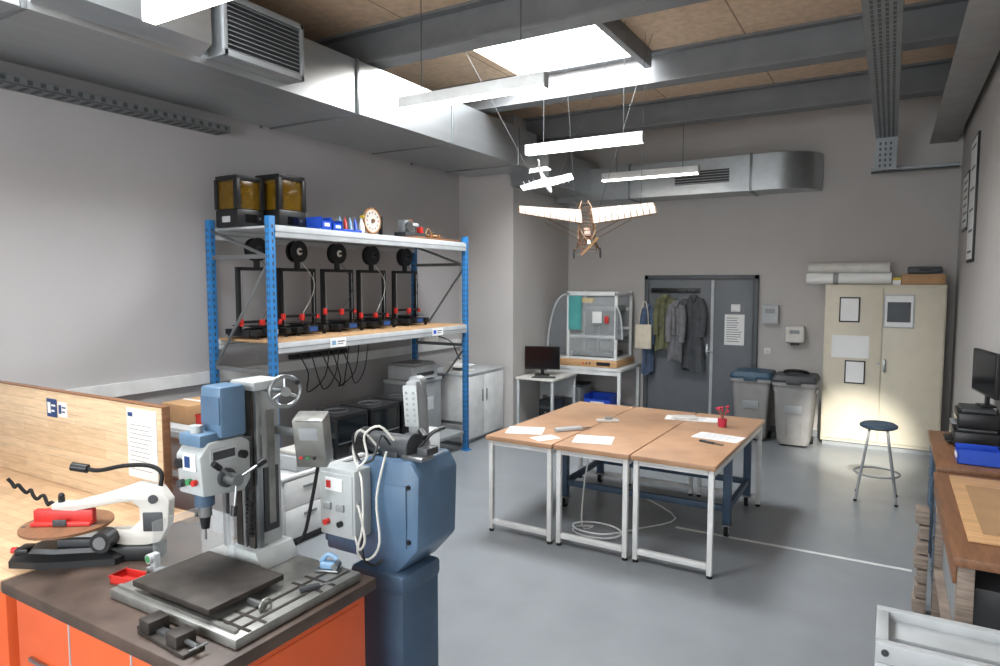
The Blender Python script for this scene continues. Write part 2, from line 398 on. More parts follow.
b=B('tool_case',(.28,9.2,2.108)); b.box(-.12,.22,-.1,.1,0,.08,M_dgrey,.015); b.tube([(0,-.1,.04),(0,-.13,.04),(.1,-.13,.04),(.1,-.1,.04)],.008,M_black); b.done()
b=B('paper_stack',(.055,9.2,1.982)); b.box(-.04,.04,-.13,.12,0,.05,M_paper); b.box(-.038,.04,-.12,.12,.05,.08,M_yellow); b.done()

# ---------------------------------------------------------------- stool
b=B('bar_stool',(-.05,6.98,0))
b.lathe([(0.02,.67),(.13,.665),(.155,.68),(.155,.70),(.13,.715),(.06,.705),(.0,.70)],(0,0,0),M_stool)
for a in (45,135,225,315):
    c,s_=math.cos(R(a)),math.sin(R(a)); b.tube([(c*.1,s_*.1,.67),(c*.13,s_*.13,.5),(c*.23,s_*.23,.012)],.011,M_grey,n=10); b.cyl((c*.232,s_*.232,0),(c*.23,s_*.23,.02),.014,M_rub)
b.torus((0,0,.25),(0,0,1),.185,.009,M_grey)
b.done()

# ---------------------------------------------------------------- work tables
for xa,xb in ((-2.76,-2.165),(-2.16,-1.56),(-1.555,-.96)):
    b=B('workshop_table',((xa+xb)/2+.02,5.36,0),-1); w=(xb-xa)/2; l=.9
    b.box(-w+.002,w-.002,-l,l,.755,.785,M_table,.004)
    b.box(-w+.006,w-.006,-l-.001,l+.001,.75,.757,M_card)
    q=.018
    for sx in (-1,1):
        for sy in (-1,1):
            cx,cy=sx*(w-.035),sy*(l-.04); b.box(cx-q,cx+q,cy-q,cy+q,.02,.75,M_white,.003); b.cyl((cx,cy,0),(cx,cy,.02),.02,M_rub)
        b.box(sx*(w-.035)-q,sx*(w-.035)+q,-l+.06,l-.06,.70,.75,M_white,.003)
    for sy in (-1,1):
        b.box(-w+.055,w-.055,sy*(l-.04)-q,sy*(l-.04)+q,.71,.75,M_white,.003)
        b.box(-w+.055,w-.055,sy*(l-.04)-q,sy*(l-.04)+q,.06,.10,M_white,.003)
    b.done()
b=B('rolling_trestle',(-1.75,5.75,0))
for sx in (-1,1):
    for sy in (-1,1):
        x,y=sx*.70,sy*.42; b.box(x-.03,x+.03,y-.03,y+.03,.1,.695,M_mblueD,.004)
        b.box(x-.04,x+.04,y-.04,y+.04,.09,.1,M_steel); b.cyl((x-.015,y,.045),(x+.015,y,.045),.045,M_rub); b.box(x-.022,x-.017,y-.025,y+.025,.03,.09,M_steel); b.box(x+.017,x+.022,y-.025,y+.025,.03,.09,M_steel)
    b.box(sx*.70-.02,sx*.70+.02,-.39,.39,.2,.25,M_mblueD,.004)
for sy in (-1,1): b.box(-.67,.67,sy*.42-.02,sy*.42+.02,.2,.25,M_mblueD,.004); b.box(-.67,.67,sy*.42-.02,sy*.42+.02,.62,.69,M_mblueD,.004)
b.done()
def sheet(name,x,y,z,w,h,rot,rows=5,thick=.002,m=None):
    b=B(name,(x,y,z),rot); b.box(-w/2,w/2,-h/2,h/2,0,thick,m or M_paper)
    for i in range(rows):
        yy=h*.36-i*h*.72/max(1,rows-1); b.box(-w*.38,w*(.1+.28*random.random()),yy-.003,yy+.003,thick,thick+.0005,M_ink)
    b.done()
TZ=.7855
sheet('paper_sheet',-2.56,4.78,TZ,.3,.26,20); sheet('paper_sheet',-2.30,4.62,TZ,.14,.2,-30,3)
sheet('paper_sheet',-1.95,4.76,TZ,.30,.26,15); 
sheet('paper_sheet',-1.50,5.95,TZ,.45,.2,10); sheet('paper_sheet',-1.13,5.33,TZ,.36,.22,-8)
b=B('notebook',(-1.55,5.93,TZ+.0025),25); b.box(-.1,.1,-.07,.07,0,.018,M_offw,.003); b.done()
b=B('measuring_tool',(-2.25,4.95,TZ),50); b.box(-.12,.12,-.03,.03,0,.03,M_lgrey,.01); b.box(.12,.2,-.01,.01,.01,.02,M_steel); b.done()
b=B('measuring_tool',(-2.1,5.45,TZ),30); b.box(-.1,.1,-.025,.025,0,.025,M_offw,.01); b.box(-.03,.04,-.02,.02,.025,.04,M_grey,.005); b.done()
b=B('hand_tool',(-1.15,5.10,TZ),-20); b.box(-.08,.05,-.015,.015,0,.015,M_dgrey,.006); b.box(.05,.12,-.01,.01,.004,.012,M_steel); b.done()
b=B('potted_red_flower',(-1.19,5.75,TZ))
b.lathe([(.03,0),(.035,.01),(.038,.07),(.034,.07),(.0,.06)],(0,0,0),M_pink)
for k in range(9):
    a=k*2.4; r=.045; b.tube([(0,0,.05),(.3*r*math.cos(a),.3*r*math.sin(a),.1),(r*math.cos(a),r*math.sin(a),.13+.02*(k%3))],.003,M_green if k%2 else M_pink); b.sph((r*math.cos(a),r*math.sin(a),.135+.02*(k%3)),.012,M_pink,(1,1,.7),n=8)
b.done()
b=B('extension_cord')
pts=[(-2.05,5.0,.72),(-2.1,4.95,.4),(-2.1,4.9,.03)]
for k in range(14):
    a=k*.75; pts.append((-1.95+.2*math.cos(a+2),4.85+.14*math.sin(a+2),.012+.004*k))
pts+=[(-1.7,5.1,.012),(-1.5,5.5,.012),(-1.9,5.9,.012)]
b.tube(pts,.007,M_white,n=6); b.done()

# ---------------------------------------------------------------- blue storage rack
b=B('storage_rack')
X0,X1,Y0,Y1=-5.08,-4.33,3.72,6.57
for x in (X0,X1):
    for y in (Y0,Y1):
        b.box(x-.028,x+.028,y-.03,y+.03,.01,2.54,M_blue,.004); b.box(x-.05,x+.05,y-.05,y+.05,0,.01,M_blue)
        z=.1
        while z<2.5:
            b.box(x+.028,x+.0285,y-.008,y+.008,z,z+.03,M_dgrey)
            for dx in (-.012,.012): b.box(x+dx-.005,x+dx+.005,y-.0305,y-.03,z,z+.026,M_dgrey)
            z+=.06
def bar(b,p,q,w,m):
    b.cyl(p,q,w,m,n=6)
for y in (Y0,Y1):
    for z in (.3,1.25,2.2): b.box(X0+.03,X1-.03,y-.012,y+.012,z,z+.035,M_steel)
    for za,zb in ((.32,1.25),(1.25,2.2)):
        bar(b,(X0,y,za),(X1,y,zb),.014,M_steel)
    bar(b,(X1,y,2.2),(X0,y,2.45),.014,M_steel)
for zt in (1.52,2.47):
    for x in (X0+.02,X1+.02):
        b.box(x-.02,x+.02,Y0+.031,Y1-.031,zt-.1,zt-.01,M_lgrey,.004); b.box(x-.022,x+.022,Y0+.031,Y1-.031,zt-.06,zt-.05,M_grey)
    b.box(X0,X1+.02,Y0+.04,Y1-.04,zt-.02,zt,M_card if zt<2 else M_lgrey,.003)
b.box(X0,X1,Y0+.04,Y1-.04,.2,.24,M_grey,.003)
b.done()
ZT=2.472; Z2=1.522
for i,y in enumerate((3.97,4.43,4.95,5.46,6.03)):
    b=B('desktop_3d_printer',(-4.80,y,Z2))
    b.box(-.2,.2,-.19,-.13,.03,.08,M_black,.004); b.box(-.2,.2,.13,.19,.03,.08,M_black,.004)
    b.box(-.12,.12,-.2,.2,.02,.075,M_black,.006); b.box(-.03,.03,-.2,.2,.075,.085,M_black)
    for sx in(-1,1):
        for sy in (-1,1): b.cyl((sx*.17,sy*.16,0),(sx*.17,sy*.16,.03),.018,M_rub,n=12)
    b.box(-.155,.155,-.155,.155,.105,.112,M_gloss,.002); b.box(-.1,.1,-.02,.02,.085,.105,M_dgrey)
    for s in(-1,1):
        b.box(-.02,.02,s*.2-.014,s*.2+.014,.05,.60,M_black,.002); b.cyl((.028,s*.18,.08),(.028,s*.18,.58),.004,M_steel,n=8)
    b.box(-.02,.02,-.214,.214,.585,.615,M_black,.003)
    zz=.13+.03*(i%3); b.box(.022,.045,-.21,.21,zz,zz+.025,M_black,.002)
    b.box(.02,.05,-.225,-.19,zz-.02,zz+.04,M_red,.004); b.box(.045,.08,-.03,.01,zz-.03,zz+.03,M_red,.005); b.cyl((.065,-.01,zz-.03),(.065,-.01,zz-.05),.006,M_steel,r2=.002,n=8)
    b.box(.02,.05,.19,.225,zz-.02,zz+.02,M_red,.004)
    b.box(-.02,.02,-.02,.02,.61,.79,M_black,.003); b.cyl((-.05,0,.77),(.08,0,.77),.012,M_black,n=12)
    for x in (-.035,.035): b.cyl((x-.003,0,.77),(x+.003,0,.77),.1,M_black,n=32)
    b.cyl((-.03,0,.77),(.03,0,.77),.08,M_rub if i!=1 else M_gloss,n=28)
    b.cyl((.038,0,.77),(.042,0,.77),.034,M_offw if i in (1,2) else M_dgrey,n=20)
    b.tube([(0,.05,.68),(.06,.15,.5),(.1,.08,.35),(.065,0,zz+.04)],.003,M_offw if i%2 else M_dgrey,n=6)
    b.box(.2,.26,-.12,0,.03,.09,M_black,.006); b.box(.255,.262,-.11,-.01,.04,.08,M_navy if i else M_lgrey)
    b.done()
for (y,s,x) in ((3.86,1.0,-4.86),(4.2,1.1,-4.74)):
    b=B('resin_3d_printer',(x,y,ZT)); w=.14*s
    b.box(-w,w,-w,w,0,.15*s,M_black,.012); 
    b.box(-w*.93,w*.93,-w*.93,w*.93,.15*s,.40*s,M_amber,.015); b.box(-w*.98,w*.98,-w*.98,w*.98,.385*s,.43*s,M_black,.006)
    b.box(-w*.9,-w*.5,-w*.5,w*.5,.16*s,.38*s,M_black); b.cyl((-.02,0,.17*s),(-.02,0,.36*s),.01,M_steel); b.box(-.05,.06,-.05,.05,.28*s,.31*s,M_dgrey)
    for sx in (-1,1):
        for sy in (-1,1): b.box(sx*w*.88-.022,sx*w*.88+.022,sy*w*.88-.022,sy*w*.88+.022,.15*s,.4*s,M_black,.004)
    b.box(w,w+.004,-.06,.06,.04,.11,M_gloss); b.cyl((w,.09,.08),(w+.006,.09,.08),.012,M_steel,n=12); b.box(-.05,.05,-w-.003,-w,.04,.09,M_lgrey)
    b.done()
def openbin(name,loc,rot,w,d,h,m):
    b=B(name,loc,rot); t=.004
    b.box(-w,w,-d,d,0,t,m); b.box(-w,-w+t,-d,d,0,h,m); b.box(w-t,w,-d,d,0,h*.7,m); b.box(-w,w,-d,-d+t,0,h,m); b.box(-w,w,d-t,d,0,h,m); b.box(-w-.003,-w+t,-d-.003,d+.003,h-.01,h,m)
    b.box(w-.002,w+.006,-d*.5,d*.5,h*.3,h*.55,M_paper); return b.done()
openbin('parts_bin',(-4.5,4.42,ZT),0,.1,.06,.12,M_bluep); openbin('parts_bin',(-4.5,4.56,ZT),0,.1,.06,.10,M_bluep)
b=B('bottle_set',(-4.5,4.78,ZT)); b.box(-.05,.05,-.11,.16,0,.035,M_bluep,.004)
for k,m in enumerate((M_lbluep,M_red,M_lbluep,M_bluep)):
    y=-.08+k*.07; b.cyl((0,y,.035),(-.03,y+.02,.12),.016,m,n=12); b.cyl((-.03,y+.02,.12),(-.04,y+.03,.155),.007,m,n=10)
b.done()
b=B('spray_bottle',(-4.55,5.04,ZT)); b.lathe([(.03,0),(.032,.1),(.012,.14),(.012,.17)],(0,0,0),M_paper); b.box(-.015,.035,-.01,.01,.17,.195,M_yellow,.004); b.done()
b=B('wooden_zoetrope_wheel',(-4.6,5.25,ZT)); b.box(-.06,.06,-.09,.09,0,.015,M_wood,.003); b.box(-.02,0,-.01,.01,.015,.16,M_wood)
b.cyl((.0,0,.16),(.012,0,.16),.135,M_wood,n=36); b.cyl((.012,0,.16),(.0135,0,.16),.11,M_offw,n=36); b.torus((.012,0,.16),(1,0,0),.128,.006,M_woodD)
for k in range(12): a=k*math.pi/6; b.box(.0135,.0145,math.cos(a)*.085-.008,math.cos(a)*.085+.008,.16+math.sin(a)*.085-.008,.16+math.sin(a)*.085+.008,M_woodD if k%3 else M_red)
b.cyl((.01,0,.16),(.03,0,.16),.02,M_woodD); b.box(-.02,.02,.13,.15,0,.22,M_black,.004); b.done()
b=B('wooden_board',(-4.58,6.02,ZT)); b.box(-.22,.24,-.42,.46,0,.022,M_woodD,.004); b.done()
b=B('sewing_mechanism',(-4.55,5.82,ZT+.023)); b.box(-.08,.08,-.18,.18,0,.05,M_dgrey,.006); b.box(-.06,.04,-.14,-.05,.05,.18,M_grey,.01); b.box(-.04,.03,-.05,.12,.12,.16,M_lgrey,.01); b.cyl((.04,-.09,.11),(.07,-.09,.11),.055,M_steel); b.cyl((0,.1,.04),(0,.1,.14),.01,M_steel)
b.cyl((-.02,.02,.16),(-.02,.02,.20),.03,M_woodD); b.box(-.03,.05,.13,.17,.05,.12,M_red,.005); b.done()
b=B('wooden_vehicle_model',(-4.55,6.2,ZT+.023)); b.box(-.05,.05,-.12,.12,.03,.05,M_wood,.003)
for s in (-1,1):
    for y in (-.08,.08): b.cyl((s*.05,y,.03),(s*.065,y,.03),.03,M_woodD,n=16)
b.box(-.04,.04,.02,.1,.05,.07,M_dgrey,.004); b.tube([(0,-.1,.05),(0,-.06,.12),(0,.02,.07)],.005,M_wood); b.done()
for y in (4.42,5.95):
    b=B('shelf_label',(-4.287,y,1.425)); b.box(0,.003,-.1,.1,0,.08,M_paper); b.box(.003,.0035,-.08,-.03,.02,.06,M_lbluep if y!=5.95 else M_bluep); b.box(.003,.0035,-.01,.08,.045,.055,M_ink); b.box(.003,.0035,-.01,.06,.025,.032,M_ink); b.done()
b=B('power_strip',(-5.14,5.0,1.24)); b.box(0,.04,-.4,.4,0,.05,M_black,.006)
for k in range(5):
    y=-.3+k*.15; b.box(.04,.07,y-.02,y+.02,.005,.045,M_black,.005); b.tube([(.07,y,.02),(.12,y+.05,-.15-.1*(k%2)),(.05,y+.1+.1*(k%3),-.35),(.1,y+.3,-.2),(.12,y+.35,.15)],.006,M_black,n=6)
b.done()
b=B('storage_box',(-4.75,6.1,.241)); b.box(-.2,.2,-.28,.28,0,.62,M_grey,.01); b.box(-.21,.21,-.29,.29,.62,.66,M_lgrey,.008); b.box(.2,.205,-.12,.12,.3,.45,M_lgrey); b.done()
b=B('inkjet_printer',(-4.75,6.1,.902)); b.box(-.18,.18,-.24,.24,0,.16,M_lgrey,.02); b.box(-.15,.17,-.2,.2,.16,.19,M_grey,.01); b.box(.18,.25,-.14,.14,.02,.03,M_lgrey,.003); b.box(.178,.183,-.16,.16,.04,.08,M_dgrey); b.done()
b=B('filament_dryer_box',(-4.75,5.2,.241)); b.box(-.25,.25,-.4,.4,0,.5,M_grey,.01); b.box(.25,.255,-.35,.35,.05,.42,M_dgrey,.003); b.done()

# ---------------------------------------------------------------- white low cabinets + enclosed printers
b=B('white_base_cabinet',(-4.04,4.35,0))
b.box(-.2,.2,-1.0,1.0,.06,.53,M_white,.004); b.box(-.17,.17,-.97,.97,0,.06,M_dgrey); b.box(-.22,.22,-1.02,1.02,.53,.555,M_white,.004)
for k in range(4):
    y=-.99+k*.495; b.box(.2,.216,y+.004,y+.49,.08,.30,M_white,.003); b.box(.2,.216,y+.004,y+.49,.305,.52,M_white,.003); b.box(.216,.228,y+.18,y+.31,.44,.455,M_steel,.003); b.box(.216,.228,y+.18,y+.31,.23,.245,M_steel,.003)
b.done()
for k,y in enumerate((4.12,4.55,4.98)):
    b=B('enclosed_3d_printer',(-4.04,y,.556)); w=.19
    b.box(-w,w,-w,w,0,.1,M_black,.008); b.box(-w,w,-w,w,.32,.36,M_black,.008)
    for sx in (-1,1):
        for sy in (-1,1): b.box(sx*w-.02*(sx>0),sx*w+.02*(sx<0),sy*w-.02*(sy>0),sy*w+.02*(sy<0),.1,.32,M_black)
    b.box(-w+.004,-w+.01,-w+.02,w-.02,.1,.32,M_black); b.box(w-.01,w-.004,-w+.02,w-.02,.1,.32,M_glass); b.box(-w+.02,w-.02,-w+.004,-w+.01,.1,.32,M_glass); b.box(-w+.02,w-.02,w-.01,w-.004,.1,.32,M_glass)
    b.box(-.1,.1,-.1,.1,.14,.15,M_steel); b.box(-.02,.04,-.03,.03,.18,.25,M_dgrey,.004); b.box(w,w+.004,-.05,.05,.03,.08,M_lbluep if k==1 else M_dgrey)
    b.box(w,w+.01,-w+.02,w-.02,.12,.13,M_steel); b.torus((0,0,.36),(0,0,1),.1,.006,M_dgrey)
    b.done()
b=B('label_printer',(-4.0,3.7,.556)); b.box(-.15,.15,-.2,.2,0,.12,M_lgrey,.02); b.box(-.1,.12,-.17,.17,.12,.15,M_offw,.01); b.box(.15,.155,-.1,.1,.03,.06,M_dgrey); b.done()
b=B('low_white_cabinet',(-4.79,7.18,0)); b.box(-.33,.33,-.5,.5,.05,.86,M_white,.005); b.box(-.3,.3,-.48,.48,0,.05,M_grey)
b.box(.33,.345,-.49,-.003,.07,.84,M_white,.003); b.box(.33,.345,.003,.49,.07,.84,M_white,.003); b.box(-.34,.35,-.51,.51,.86,.885,M_lgrey,.004)
for s in(-1,1): b.box(.345,.36,s*.05-.008,s*.05+.008,.5,.65,M_steel,.004)
b.done()
b=B('document_tray',(-4.7,7.0,.886)); 
for k in range(2): b.box(-.13,.13,-.17,.17,k*.06,k*.06+.006,M_offw); b.box(-.13,-.125,-.17,.17,k*.06,k*.06+.045,M_offw); b.box(-.11,.12,-.15,.15,k*.06+.006,k*.06+.02,M_paper)
for sy in (-1,1): b.box(-.13,.0,sy*.168-.003,sy*.168+.003,0,.12,M_offw)
b.done()
b=B('wall_socket_box',(XL+.0,7.0,1.3)); b.box(0,.06,-.15,.15,-.08,.1,M_offw,.008)
for k in (-.08,0,.08): b.cyl((.06,k,.01),(.064,k,.01),.025,M_lgrey,n=16)
b.tube([(.05,.15,0),(.1,.4,-.1),(.1,.6,-.35),(.3,.62,-.42)],.008,M_black); b.done()

# ---------------------------------------------------------------- corner desk and forming machine
b=B('computer_desk',(-4.05,8.15,0))
b.box(-.27,.3,-.38,.38,.71,.74,M_offw,.004)
for sx in (-.24,.27):
    for sy in (-.35,.35): b.box(sx-.018,sx+.018,sy-.018,sy+.018,0,.71,M_lgrey,.003)
b.box(-.22,.25,.33,.345,.4,.7,M_lgrey); b.done()
b=B('computer_monitor',(-4.08,8.1,.741),22)
b.box(-.1,.1,-.08,.08,0,.012,M_black,.004); b.box(-.025,.025,.01,.03,.012,.16,M_black,.004); b.box(-.24,.24,-.015,.015,.08,.40,M_black,.006); b.box(-.23,.23,-.017,-.014,.1,.39,M_gloss); b.done()
b=B('computer_keyboard',(-3.95,7.88,.741),22); b.box(-.16,.16,-.05,.05,0,.012,M_black,.004)
for k in range(4): b.box(-.15,.15,-.042+k*.022,-.026+k*.022,.012,.016,M_dgrey)
b.done()
b=B('desktop_computer',(-3.98,8.2,0)); b.box(-.1,.1,-.2,.2,.0,.42,M_black,.008); b.box(-.08,.08,-.204,-.199,.3,.34,M_dgrey); b.cyl((0,-.2,.25),(0,-.206,.25),.012,M_steel,n=12); b.done()
b=B('machine_table',(-3.72,9.03,0))
b.box(-.55,.58,-.42,.42,.78,.82,M_white,.004)
for sx in (-.52,.55):
    for sy in (-.39,.39): b.box(sx-.022,sx+.022,sy-.022,sy+.022,.0,.78,M_white,.003)
b.box(-.5,.53,-.41,-.37,.72,.78,M_white); b.box(-.5,.53,-.41,-.37,.15,.19,M_white); b.box(-.5,.53,-.38,.38,.19,.205,M_lgrey); b.done()
openbin('storage_crate',(-3.55,8.95,.206),-90,.17,.2,.2,M_bluep)
b=B('storage_box',(-3.97,8.95,.206)); b.box(-.17,.17,-.2,.2,0,.3,M_grey,.01); b.box(-.18,.18,-.21,.21,.3,.33,M_dgrey,.008); b.done()
b=B('vacuum_forming_machine',(-3.72,9.03,.821))
b.box(-.52,.5,-.36,.36,0,.1,M_wood,.02); b.box(-.5,.48,-.34,.34,.1,.13,M_white,.006); b.box(.2,.4,-.366,-.358,.025,.075,M_black); 
for k in range(3): b.cyl((.0+.05*k,-.36,.05),(.0+.05*k,-.372,.05),.014,M_red if k==0 else M_dgrey,n=12)
for sx in (-.26,.46):
    b.box(sx-.02,sx+.02,-.32,-.28,.13,1.06,M_white,.004); b.box(sx-.02,sx+.02,.28,.32,.13,1.06,M_white,.004)
    b.box(sx-.02,sx+.02,-.32,.32,1.0,1.04,M_white,.004)
b.box(-.26,.46,.305,.31,.3,1.02,M_grey)
for z in (.5,.78,1.0): b.box(-.26,.46,.28,.32,z,z+.04,M_white,.003)
b.box(-.26,.46,-.32,-.28,1.0,1.06,M_white,.004); b.box(-.24,.44,-.3,.3,.40,.44,M_lgrey,.004); b.box(-.2,.40,-.2,.25,.78,.86,M_grey,.01)
b.box(-.24,.44,-.295,-.29,.15,.98,M_clear)
b.box(-.22,.38,-.25,.2,.13,.2,M_black,.006); b.cyl((.07,0,.2),(.07,0,.40),.03,M_steel); b.cyl((.3,.0,.2),(.3,.0,.40),.02,M_steel); b.box(-.1,.05,-.1,.1,.44,.56,M_dgrey,.01); b.box(.12,.3,-.05,.15,.44,.62,M_dgrey,.01)
b.box(-.2,.1,-.28,-.2,.9,.97,M_yellow,.004); b.box(.30,.36,-.34,-.32,.62,.72,M_red,.004); b.box(.12,.26,-.335,-.325,.62,.78,M_paper)
arc=[(-.28-.3*math.sin(R(a)),.15+.87*math.cos(R(a))) for a in range(0,91,10)]
for y in (-.33,.30): b.tube([(x,y,z) for x,z in arc],.014,M_lgrey,n=8,smooth=2)
for (xa,za),(xb,zb) in zip(arc,arc[1:]): b.quad([(xa,-.33,za),(xb,-.33,zb),(xb,.3,zb),(xa,.3,za)],M_smoke)
b.prism([(-.28,.15)]+arc,'y',-.332,-.328,M_smoke)
arc2=[(.46+.1*math.sin(R(a)),.4+.45*math.cos(R(a))) for a in range(0,91,10)]
b.tube([(x,-.33,z) for x,z in arc2],.012,M_lgrey,n=8,smooth=2); b.prism([(.46,.4)]+arc2,'y',-.332,-.328,M_smoke)
b.loft([[(-.14+.1*math.cos(a),-.345+.012*math.sin(a)+.006*math.sin(4*a),z) for a in [2*math.pi*k/16 for k in range(16)]] for z in (1.0,.8,.52)],M_teal)
b.done()

# ---------------------------------------------------------------- right bench
b=B('side_workbench',(.0,5.3,0))
b.box(.28,.655,-.58,.58,.86,.90,M_woodD,.004); b.box(.31,.65,-.56,-.2,.05,.86,M_dgrey,.005); b.box(.31,.65,.2,.56,.05,.86,M_dgrey,.005)
for ya in (-.56,.2):
    for k in range(4): b.box(.295,.31,ya+.01,ya+.35,.08+k*.19,.25+k*.19,M_mblueD,.004); b.box(.285,.295,ya+.12,ya+.24,.19+k*.19,.2+k*.19,M_steel)
b.box(.33,.64,-.2,.2,.82,.86,M_dgrey); b.done()
b=B('side_workbench',(.0,3.95,0))
b.box(.26,.655,-.72,.72,.84,.88,M_woodD,.004); b.box(.265,.28,-.7,.7,.76,.84,M_woodD,.003)
for y in (-.68,.68): b.box(.28,.34,y-.03,y+.03,0,.84,M_woodG,.004); b.box(.58,.64,y-.03,y+.03,0,.84,M_woodG,.004)
b.box(.28,.64,-.65,.65,.3,.33,M_woodG,.004)
b.box(.33,.64,-.6,.6,.33,.72,M_dgrey,.004); b.box(.318,.33,-.59,-.01,.35,.70,M_grey,.003); b.box(.318,.33,.01,.59,.35,.70,M_grey,.003); b.done()
b=B('stacked_wood_offcuts',(.2,4.62,0))
for k in range(7): b.box(-.02+.01*(k%3),.05,-.03,.1,.03+k*.09,.11+k*.09,M_woodG,.004)
b.box(-.01,.045,-.02,.09,0,.03,M_woodG); b.done()
b=B('drawing_board',(.45,3.95,.881)); b.box(-.12,.2,-.5,.6,0,.018,M_wood,.003); b.box(-.06,.17,-.42,.4,.018,.021,M_card); b.done()
b=B('desktop_printer',(.52,5.52,.901)); b.box(-.12,.13,-.2,.2,0,.11,M_black,.012); b.box(-.1,.12,-.18,.18,.11,.13,M_dgrey,.01); b.box(-.16,-.1,-.12,.12,.02,.03,M_black,.003); b.box(-.122,-.118,-.14,.14,.03,.06,M_gloss); b.done()
b=B('desktop_printer',(.53,5.52,1.032)); b.box(-.11,.12,-.17,.17,0,.1,M_black,.012); b.box(-.09,.1,-.14,.14,.1,.125,M_dgrey,.008); b.box(-.112,-.108,-.12,.12,.03,.06,M_gloss); b.box(-.14,-.1,-.1,.1,.01,.018,M_grey,.002); b.done()
b=B('computer_monitor',(.585,5.55,1.16),-80); b.box(-.07,.07,-.04,.05,0,.012,M_black,.004); b.box(-.02,.02,.0,.02,.012,.12,M_black); b.box(-.24,.24,-.02,.01,.08,.38,M_black,.006); b.box(-.23,.23,-.022,-.019,.095,.37,M_gloss); b.done()
openbin('parts_bin',(.50,4.95,.901),180,.11,.1,.09,M_bluep)
b=B('desk_frame',(.33,2.75,0))
b.box(-.33,.32,-.16,-.12,.68,.75,M_lgrey,.004); b.box(-.33,.32,.12,.16,.68,.75,M_lgrey,.004)
b.box(-.33,-.29,-.12,.12,.68,.75,M_lgrey,.004); b.box(.28,.32,-.12,.12,.68,.75,M_lgrey,.004)
b.box(-.29,.28,-.02,.12,.7,.715,M_lgrey,.002)
for x in (-.305,.295):
    for y in (-.135,.135): b.box(x-.025,x+.025,y-.025,y+.025,0,.68,M_lgrey,.004)
b.box(-.28,.27,-.15,-.12,.3,.36,M_lgrey,.003); b.cyl((-.3,-.165,.72),(-.3,-.16,.72),.012,M_dgrey,n=12); b.done()
for y,z0,z1 in ((8.6,2.55,3.15),(7.9,2.2,3.4)):
    b=B('wall_notice_board',(XR,y,0)); b.box(-.02,0,-.28,.28,z0,z1,M_black,.003); b.box(-.023,-.02,-.25,.25,z0+.03,z1-.03,M_paper)
    for k in range(6): zz=z1-.1-k*(z1-z0-.2)/5; b.box(-.024,-.023,-.2,.15,zz-.01,zz+.01,M_ink)
    b.done()

# ---------------------------------------------------------------- hanging aircraft
T=Matrix.Translation((-2.38,5.6,2.55))@Matrix.Rotation(R(28),4,'Z')@Matrix.Rotation(R(34),4,'X')@Matrix.Rotation(R(-2),4,'Y')
b=B('model_aircraft',full=T)
def wire(p,q): 
    b.M=T.inverted(); b.cyl(p,q,.002,M_dgrey,n=5); b.M=Matrix.Identity(4)
for s in (-1,1):
    b.tube([(s*.03,.32,.04),(s*.07,.1,.03),(s*.07,-.12,-.0),(s*.02,-.28,-.03)],.007,M_tiss,n=6)
    b.tube([(s*.03,.30,-.0),(s*.07,.08,-.14),(s*.07,-.12,-.16),(s*.02,-.28,-.06)],.007,M_woodD,n=6)
    b.tube([(s*.05,-.05,-.12),(s*.12,-.1,-.25)],.006,M_tiss,n=6,smooth=1); b.tube([(s*.05,-.16,-.12),(s*.12,-.1,-.25)],.005,M_tiss,n=6,smooth=1)
    b.torus((s*.12,-.1,-.27),(1,0,0),.045,.006,M_dgrey,n=18,k=6)
    b.cyl((s*.05,.0,-.14),(s*.38,.02,.05),.004,M_tiss,n=6); b.cyl((s*.05,-.1,-.14),(s*.38,-.08,.05),.004,M_tiss,n=6)
for k in range(10):
    t=k/9; y=.29-t*.55; b.cyl((-.06,y,.03-.05*t),(.06,y,.03-.05*t),.004,M_tiss,n=6)
    b.cyl((-.065,y,.02-.05*t),(-.065,y-.05,-.13),.004,M_woodD,n=6); b.cyl((.065,y,.02-.05*t),(.065,y-.05,-.13),.004,M_tiss,n=6); b.cyl((-.06,y,-.12),(.06,y-.03,-.12),.004,M_woodD,n=6)
b.box(-.03,.03,-.14,.0,-.14,-.06,M_woodD,.005); b.cyl((0,-.28,-.05),(0,-.34,-.05),.025,M_steel,n=14); b.rbox((0,-.35,-.05),(.02,.004,.22),(0,40,0),M_wood,.001)
b.cyl((-.12,-.1,-.27),(.12,-.1,-.27),.004,M_steel,n=6)
def wing(p,q,c0,c1):
    p=Vector(p);q=Vector(q); n=11; f=Vector((0,1,0)); dz=Vector((0,0,.003))
    for i in range(n):
        t=i/(n-1); c=c0*(1-t)+c1*t; o=p.lerp(q,t)
        b.tube([o-f*c*.4,o+Vector((0,0,.016)),o+f*c*.6],.0065,M_tiss,n=6,smooth=2)
    for i in range(n-1):
        t=i/(n-1);u=(i+1)/(n-1); A=p.lerp(q,t);C=p.lerp(q,u); ca=c0*(1-t)+c1*t; cc=c0*(1-u)+c1*u
        for lo,hi,za,zb in ((-.4,0,0,.018),(0,.6,.018,0)):
            b.quad([A+f*ca*lo+Vector((0,0,za))+dz,C+f*cc*lo+Vector((0,0,za))+dz,C+f*cc*hi+Vector((0,0,zb))+dz,A+f*ca*hi+Vector((0,0,zb))+dz],M_film)
    b.cyl(p-f*c0*.4,q-f*c1*.4,.007,M_tiss,n=6); b.cyl(p+f*c0*.6,q+f*c1*.6,.005,M_tiss,n=6); b.cyl(p-Vector((0,0,.004)),q-Vector((0,0,.004)),.006,M_tiss,n=6)
wing((-.05,.0,.04),(-.60,.05,.11),.25,.14); wing((.05,.0,.04),(.60,.02,.09),.28,.20)
wire((-2.5,5.62,2.64),(-2.75,5.9,4.199)); wire((-2.3,5.65,2.62),(-1.9,5.9,4.199)); wire((-1.96,5.83,2.70),(-1.95,5.85,4.199))
b.done()
